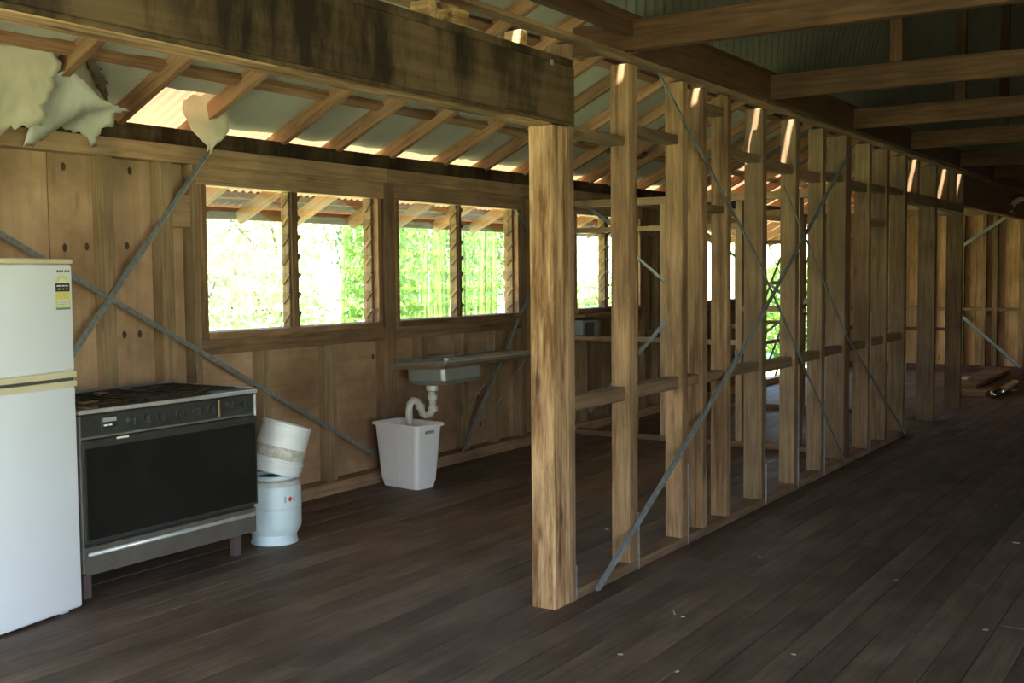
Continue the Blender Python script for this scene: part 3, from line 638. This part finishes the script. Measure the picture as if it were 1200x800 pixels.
for x in (SXA+0.06, SXB-0.10):
    for y in (SYF+0.08, SYB-0.08): sb('leg', x, x+0.045, y, y+0.045, 0.0, 0.15, LEGM)
for i, (x, y) in enumerate(((3.47, 4.72), (3.80, 4.74), (4.2, 4.72), (3.47, 5.02), (3.83, 5.04), (4.2, 5.02))):
    b_ = lathe('burner', sv, [(0, 0.910), (0.055, 0.911), (0.052, 0.922), (0.035, 0.925), (0.033, 0.932), (0, 0.934)], BRASS if i in (0, 4) else BLACK, 22, Matrix.Translation((x-OX, y-OY, 0)))
for x in (3.47, 3.82, 4.2):
    tr_ = sb('trivet', x-0.145, x-0.135, SYF+0.06, SYB-0.06, 0.934, 0.942, BLACK)
    V, F = [], []
    for k in range(5):
        yy = SYF+0.08+k*0.12; tube_data([(x-0.145-OX, yy-OY, 0.940), (x+0.145-OX, yy-OY, 0.940)], 0.005, 6, V, F)
    for xx in (x-0.07, x+0.07, x+0.14): tube_data([(xx-OX, SYF+0.06-OY, 0.938), (xx-OX, SYB-0.06-OY, 0.938)], 0.005, 6, V, F)
    mesh_obj('trivet_bars', V, F, BLACK, sv)
sb('spoon_rest', 3.40, 3.50, 4.66, 4.70, 0.944, 0.95, BRASS); sb('burner_cap', 3.70, 3.76, 4.93, 4.98, 0.944, 0.955, BRASS)

# ---------------------------------------------------------------- gas bottle with a tilted bucket on it
gb = tag(empty('gas_bottle', (4.715, 4.715, 0)), 'squat pale blue gas bottle on the floor beside the stove', 'gas bottle')
lathe('body', gb, [(0, 0.045), (0.10, 0.045), (0.135, 0.055), (0.155, 0.09), (0.158, 0.12), (0.158, 0.315), (0.154, 0.343), (0.14, 0.364), (0.11, 0.376), (0, 0.380)], GAS, 48)
lathe('dusty_top', gb, [(0.1558, 0.338), (0.1550, 0.344), (0.1412, 0.3655), (0.1105, 0.3775), (0.05, 0.380)], DUST, 48)
lathe('collar', gb, [(0.112, 0.372), (0.114, 0.393), (0.118, 0.397), (0.12, 0.393), (0.119, 0.372)], GAS, 40)
lathe('foot_ring', gb, [(0.118, 0.07), (0.128, 0.05), (0.132, 0.012), (0.138, 0.0), (0.128, 0.0), (0.122, 0.012), (0.112, 0.06)], GAS, 48)
lathe('weld_band', gb, [(0.1575, 0.205), (0.1605, 0.208), (0.1605, 0.214), (0.1575, 0.217)], GAS, 48)
def decal(name, par, cx, cz, rad, pts, mat, th0):
    V = [(rad*math.cos(th0+p[0]/rad), rad*math.sin(th0+p[0]/rad), cz+p[1]) for p in pts]
    return mesh_obj(name, V, [tuple(range(len(V)))], mat, par)
thd = math.atan2(-4.715, -4.715)+0.62
decal('warning_diamond', gb, 0, 0.268, 0.1592, [(-0.017, 0), (0, -0.017), (0.017, 0), (0, 0.017)], RED, thd)
for dx in (-0.032, 0.028): decal('warning_lettering', gb, 0, 0.268, 0.1590, [(dx-0.006, -0.018), (dx+0.006, -0.018), (dx+0.006, 0.018), (dx-0.006, 0.018)], INK2, thd)
bk = tag(empty('bucket', (4.715, 4.715, 0.372)), 'upturned dirty white bucket tilted on top of the gas bottle', 'bucket')
bk.rotation_euler = Euler((math.radians(-4), math.radians(15.5), math.radians(-42)), 'XYZ')
bk.location = (4.712, 4.70, 0.410)
lathe('shell', bk, [(0.138, 0.0), (0.145, 0.0), (0.147, 0.03), (0.152, 0.032), (0.154, 0.045), (0.147, 0.048), (0.148, 0.06), (0.153, 0.062), (0.153, 0.072), (0.146, 0.075), (0.1455, 0.20), (0.1445, 0.272), (0.1475, 0.276), (0.1475, 0.290), (0.139, 0.290), (0.137, 0.282), (0, 0.281)], PAIL, 48)
lathe('mud_band', bk, [(0.1462, 0.085), (0.1470, 0.088), (0.1466, 0.150), (0.1458, 0.154)], MUCK, 48)

# ---------------------------------------------------------------- bin
bn = tag(empty('bin', (6.475, 5.10, 0), math.radians(-8)), 'tall tapered white plastic bin under the sink waste pipe', 'bin')
bn.scale = (0.86, 0.84, 1.0)
def rring(hx, hy, r, z, n=5):
    P = []
    for (sx, sy, a0) in ((1, 1, 0), (-1, 1, PI/2), (-1, -1, PI), (1, -1, 1.5*PI)):
        for k in range(n+1):
            a = a0+PI/2*k/n; P.append((sx*(hx-r)+r*math.cos(a), sy*(hy-r)+r*math.sin(a), z))
    return P
def loft(name, par, rings, mat, cap0=True, cap1=False):
    V, F = [], []; n = len(rings[0])
    for r in rings: V += r
    for j in range(len(rings)-1):
        for i in range(n):
            k = (i+1) % n; F.append((j*n+i, j*n+k, (j+1)*n+k, (j+1)*n+i))
    if cap0: F.append(tuple(range(n))[::-1])
    if cap1: F.append(tuple((len(rings)-1)*n+i for i in range(n)))
    return mesh_obj(name, V, F, mat, par)
R_ = 0.035
loft('shell', bn, [rring(0.105, 0.215, R_, 0.0), rring(0.118, 0.226, R_, 0.05), rring(0.122, 0.230, R_, 0.052), rring(0.152, 0.268, R_, 0.455), rring(0.146, 0.262, R_, 0.455), rring(0.108, 0.218, R_, 0.012)], BIN, True, True)
loft('rim', bn, [rring(0.151, 0.267, R_, 0.452), rring(0.176, 0.292, R_*1.4, 0.452), rring(0.178, 0.294, R_*1.4, 0.468), rring(0.170, 0.286, R_*1.4, 0.474), rring(0.150, 0.266, R_, 0.470), rring(0.147, 0.263, R_, 0.452)], BIN, False, False)
for sx in (-1, 1): bar('rib', bn, (sx*0.124, -0.02, 0.06), (sx*0.153, -0.02, 0.44), 0.004, 0.004, BIN, side=(0, 1, 0)) 
bx('hand_slot', bn, -0.05, 0.05, -0.277, -0.262, 0.405, 0.425, INK2)

# ---------------------------------------------------------------- sink bench
sk = tag(empty('sink', (7.35, 5.1, 0)), 'stainless sink bench on the wall below the second window', 'sink')
sk.rotation_euler.x = -0.04
def kb(name, x0, x1, y0, y1, z0, z1, mat, par=None, c=0.003): return bx(name, par or sk, x0-7.35, x1-7.35, y0-5.1, y1-5.1, z0, z1, mat, c=c)
ZT = 0.893
for a in ((6.65, 6.76, 4.85, 5.38), (7.26, 8.08, 4.85, 5.38), (6.76, 7.26, 4.85, 4.94), (6.76, 7.26, 5.30, 5.38)): kb('bench_top', *a, ZT-0.004, ZT, SINKM, c=0.001)
kb('front_edge', 6.645, 8.085, 4.842, 4.858, ZT-0.022, ZT+0.004, STEEL); kb('end_edge', 6.64, 6.655, 4.845, 5.385, ZT-0.022, ZT+0.004, STEEL); kb('end_edge', 8.075, 8.09, 4.845, 5.385, ZT-0.022, ZT+0.004, STEEL)
kb('edge_glint_bead', 6.645, 8.085, 4.838, 4.844, ZT-0.004, ZT+0.004, LIP, c=0.001); kb('splash_lip', 6.645, 8.085, 5.372, 5.385, ZT-0.02, ZT+0.015, SINKM)  # bead's pale colour stands for the glint along the bench edge
kb('bench_frame', 6.66, 8.07, 4.87, 4.91, ZT-0.05, ZT-0.005, W_GREY); kb('bench_frame', 6.66, 6.70, 4.91, 5.37, ZT-0.05, ZT-0.005, W_GREY)
bw = loft('bowl', sk, [[(x-7.35+7.01, y-5.1+5.12, z) for x, y, z in rring(hx, hy, 0.05, z)] for hx, hy, z in ((0.17, 0.12, 0.715), (0.22, 0.155, 0.722), (0.245, 0.178, 0.75), (0.25, 0.18, ZT-0.002), (0.262, 0.192, ZT-0.001), (0.262, 0.192, ZT-0.006), (0.256, 0.186, ZT-0.008), (0.252, 0.184, 0.75), (0.225, 0.16, 0.716), (0.17, 0.12, 0.708))], SINKM, True, True)
P0 = (6.80-7.35, 5.09-5.1)
lathe('waste_nut', sk, [(0, 0.71), (0.045, 0.71), (0.045, 0.672), (0.036, 0.668), (0, 0.668)], PVC, 24, Matrix.Translation((P0[0], P0[1], 0)))
tube('waste_pipe', sk, [(P0[0], P0[1], 0.67), (P0[0], P0[1], 0.53), (P0[0]-0.02, P0[1]+0.01, 0.50), (P0[0]-0.06, P0[1]+0.03, 0.49), (P0[0]-0.10, P0[1]+0.03, 0.51), (P0[0]-0.115, P0[1]+0.03, 0.56), (P0[0]-0.14, P0[1]+0.04, 0.605), (P0[0]-0.18, P0[1]+0.05, 0.615), (P0[0]-0.22, P0[1]+0.05, 0.59), (P0[0]-0.232, P0[1]+0.05, 0.54), (P0[0]-0.232, P0[1]+0.05, 0.40)], 0.027, PVC, 14)
for z in (0.535, 0.62): lathe('pipe_collar', sk, [(0.027, z-0.018), (0.037, z-0.018), (0.037, z+0.018), (0.027, z+0.018)], PVC, 20, Matrix.Translation((P0[0], P0[1], 0)))
lathe('trap_nut', sk, [(0, -0.02), (0.036, -0.02), (0.036, 0.02), (0, 0.02)], PVC, 20, Matrix.Translation((P0[0]-0.118, P0[1]+0.03, 0.565)))
strap('bench_bracket', sk, (7.72-7.35, 4.90-5.1, ZT-0.05), (7.60-7.35, 5.385-5.1, 0.55), (0.3, -0.8, -0.4))
strap('bench_bracket', sk, (7.98-7.35, 4.90-5.1, ZT-0.05), (7.98-7.35, 5.385-5.1, 0.45), (0.3, -0.8, -0.4))

# meter box on the wall beyond
mb = tag(empty('meter_box', (9.64, 5.40, 1.0)), 'small grey metal box fixed under the pale window past the big post', 'meter box')
bx('case', mb, -0.16, 0.16, -0.09, 0.0, -0.09, 0.09, GREYBOX); bx('dark_door', mb, -0.13, 0.05, -0.096, -0.09, -0.07, 0.07, KNOB); bx('hinge', mb, 0.07, 0.085, -0.096, -0.09, -0.06, 0.06, GALV)
bk2 = bx('shelf_board', None, 9.44, 10.5, 5.26, 5.40, 1.118, 1.15, W_STUD); tag(bk2, 'pale timber shelf board under the pale window past the big post', 'shelf')

# ---------------------------------------------------------------- far end floor pile and hanging sheet
pl = []
for i, (x0, x1, y0, y1, z0, z1, rz, lb) in enumerate(((14.5, 17.4, 2.55, 2.95, 0.002, 0.07, 0.0, 'lowest and longest board of the pile on the floor at the far end'),
        (14.8, 17.2, 2.72, 3.05, 0.072, 0.12, 0.0, 'middle board of the pile on the floor at the far end'), (15.2, 16.8, 2.66, 2.90, 0.122, 0.16, 0, 'topmost board of the pile on the floor at the far end'))):
    o = bx('loose_board', None, x0, x1, y0, y1, z0, z1, W_GREY); tag(o, lb, 'board', 'loose boards at the far end')
V, F = tube_data([(14.35, 2.44, 0.055), (15.0, 2.42, 0.055), (15.9, 2.44, 0.055)], 0.05, 14)
tag(mesh_obj('metal_flashing_roll', V, F, CHROME, None, True), 'shiny metal flashing roll on the floor in front of the far boards', 'metal roll')
o = bx('white_offcut', None, 15.45, 15.75, 2.94, 3.04, 0.1205, 0.135, PAPER); tag(o, 'small white offcut lying on the board pile at the far end', 'offcut')
def rollf(u, v):
    a = -0.5+2.6*v; return (16.35+0.35*u, 2.49+0.13*math.sin(a), 2.36+0.13*math.cos(a)+0.02*math.sin(u*5))
rl = ragged('plastic_sheet', rollf, 8, 12, ROLLM, 'crumpled pale sheet hanging off the far lintel beam at right', 3, 0.05); rl['category'] = 'sheet'

# ---------------------------------------------------------------- litter on the floor
rc = random.Random(21)
chips = [(4.635, 2.129, 0.08, 0.012, 'long pale wood sliver on the floor in front of the big post'), (4.60, 2.07, 0.03, 0.01, 'short sliver just in front of the long pale one near the big post'), (4.006, 2.079, 0.03, 0.02, 'pale chip on the bare floor in the bottom middle of the photo'),
         (4.369, 1.481, 0.025, 0.02, 'single pale chip on the floor at the bottom edge, right of centre'), (5.79, 2.155, 0.06, 0.02, 'larger pale chip on the floor right of the strap brace foot'), (5.70, 1.41, 0.03, 0.02, 'small chip on the middle of the open floor on the right'),
         (7.875, 1.31, 0.05, 0.03, 'pale chip far along the open floor near the right edge'), (6.836, 1.03, 0.05, 0.02, 'pale chip on the floor close to the right edge of the photo'), (5.10, 0.883, 0.03, 0.03, 'squarish pale chip on the floor in the lower right corner'),
         (5.964, 3.184, 0.06, 0.03, 'pale chip on the floor behind the stud wall near the bright sun spot'), (3.945, 1.80, 0.025, 0.02, 'tiny chip at the bottom edge of the photo below the post'), (6.257, 1.854, 0.03, 0.02, 'pale chip on the open floor halfway along the stud wall'), (7.4, 3.5, 0.06, 0.015, 'thin pale splinter on the floor between the second and third stud')]
for x, y, a, b, lb in chips:
    o = link('wood_chip', cbox_mesh(a*0.75, b*0.6, 0.004, CHIPM, 0.0015)); o.location = (x, y, 0.0025); o.rotation_euler = (0, 0, rc.uniform(0, PI))
    tag(o, lb, 'wood chip', 'wood chips scattered on the floor')
o = bx('paper_scrap', None, 15.42, 15.62, 2.36, 2.46, 0.0, 0.006, PAPER); tag(o, 'flat white paper scrap on the floor at the far right', 'paper scrap')

# ---------------------------------------------------------------- garden outside
def leaves(n, fn, size, asp, seed, droop=0.4):
    rr = random.Random(seed); V, F = [], []
    for _ in range(n):
        p = Vector(fn(rr)); d = Vector((rr.gauss(0, 1), rr.gauss(0, 1), rr.gauss(0, 1)-droop)).normalized(); s = d.cross(Vector((rr.gauss(0, 1), rr.gauss(0, 1), rr.gauss(0, 1)))).normalized()
        l = size*rr.uniform(0.6, 1.3); k = len(V)
        V += [p-d*l/2, p+s*l*asp/2, p+d*l/2, p-s*l*asp/2]; F.append((k, k+1, k+2, k+3))
    return V, F
def gz(y): return -0.75+max(0, y-9)*0.16
def shrub(x, y, r, h, mat, label, seed, n=2600, size=0.16):
    t_ = tag(empty('shrub', (x, y, gz(y))), label, 'shrub', 'shrubs outside the windows')
    def fn(rr):
        while True:
            a = Vector((rr.uniform(-1, 1), rr.uniform(-1, 1), rr.uniform(-1, 1)))
            if 0.35 < a.length < 1: break
        return (a.x*r, a.y*r*0.8, h*0.52+a.z*h*0.5)
    V, F = leaves(n, fn, size, 0.5, seed); f_ = mesh_obj('foliage', V, F, mat, t_); f_['kind'] = 'stuff'
    rr = random.Random(seed+1)
    for k in range(4): tube('stem', t_, [(rr.uniform(-.1, .1), rr.uniform(-.1, .1), -0.05), (rr.uniform(-.4, .4)*r, rr.uniform(-.3, .3)*r, h*0.4), (rr.uniform(-.7, .7)*r, rr.uniform(-.6, .6)*r, h*0.8)], [0.05, 0.03, 0.012], BARK, 6)
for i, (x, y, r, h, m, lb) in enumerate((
        (8.7, 10.0, 0.85, 2.9, LEAF_P, 'leafy shrub coloured pale for sun glare outside the left edge of the first window'), (10.55, 10.4, 0.85, 2.4, LEAF_P, 'leafy shrub coloured pale for sun glare outside the middle of the first window'),
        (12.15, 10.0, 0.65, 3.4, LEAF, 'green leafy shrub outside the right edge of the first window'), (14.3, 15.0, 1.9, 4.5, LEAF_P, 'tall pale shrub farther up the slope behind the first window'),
        (23.4, 18.6, 2.5, 4.6, LEAF_D, 'tall shrub coloured dark for shade on the slope behind the bamboo, left one'), (28.6, 18.6, 2.5, 4.4, LEAF_D, 'tall shrub coloured dark for shade on the slope behind the bamboo, right one'), (23.2, 12.5, 1.5, 1.7, LEAF_P, 'low pale shrub on the slope outside the third window'),
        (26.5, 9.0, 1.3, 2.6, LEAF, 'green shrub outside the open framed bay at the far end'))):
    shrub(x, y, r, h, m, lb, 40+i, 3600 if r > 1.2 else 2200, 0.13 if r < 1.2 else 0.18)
def bamboo(x, y, n, seed, label):
    t_ = tag(empty('bamboo_clump', (x, y, gz(y))), label, 'bamboo', 'bamboo clumps outside the second window'); rr = random.Random(seed); tips = []
    for k in range(n):
        a, q = rr.uniform(-0.78, 0.62), rr.uniform(-0.6, 0.6); lx, ly = rr.gauss(0, 0.12)+0.10, rr.gauss(0, 0.12); h = rr.uniform(3.2, 5.2)
        pts = [(a+lx*(s**1.8)*1.4, q+ly*s*s, -0.05+h*s) for s in (0, 0.2, 0.4, 0.6, 0.8, 1.0)]
        tube('culm', t_, pts, [0.034, 0.033, 0.031, 0.027, 0.02, 0.008], CULM, 7); tips += pts[2:]
    def fn(r_):
        p = r_.choice(tips); return (max(-0.85, min(0.85, p[0]+r_.gauss(0, 0.15))), p[1]+r_.gauss(0, 0.22), p[2]+r_.gauss(0, 0.28))
    V, F = leaves(900, fn, 0.2, 0.16, seed+1, 1.2); f_ = mesh_obj('foliage', V, F, LEAF, t_); f_['kind'] = 'stuff'
for i, (x, y, n, lb) in enumerate(((13.95, 11.3, 17, 'bamboo clump outside the left edge of the window over the sink'), (15.9, 11.0, 18, 'bamboo clump outside the middle of the window over the sink'), (17.6, 11.3, 17, 'bamboo clump outside the right pane of the window over the sink'),
        (18.3, 14.2, 15, 'rear bamboo clump outside the left half of the sink window'), (20.6, 14.2, 15, 'rear bamboo clump outside the right half of the sink window'))):
    bamboo(x, y, n, 70+i, lb)
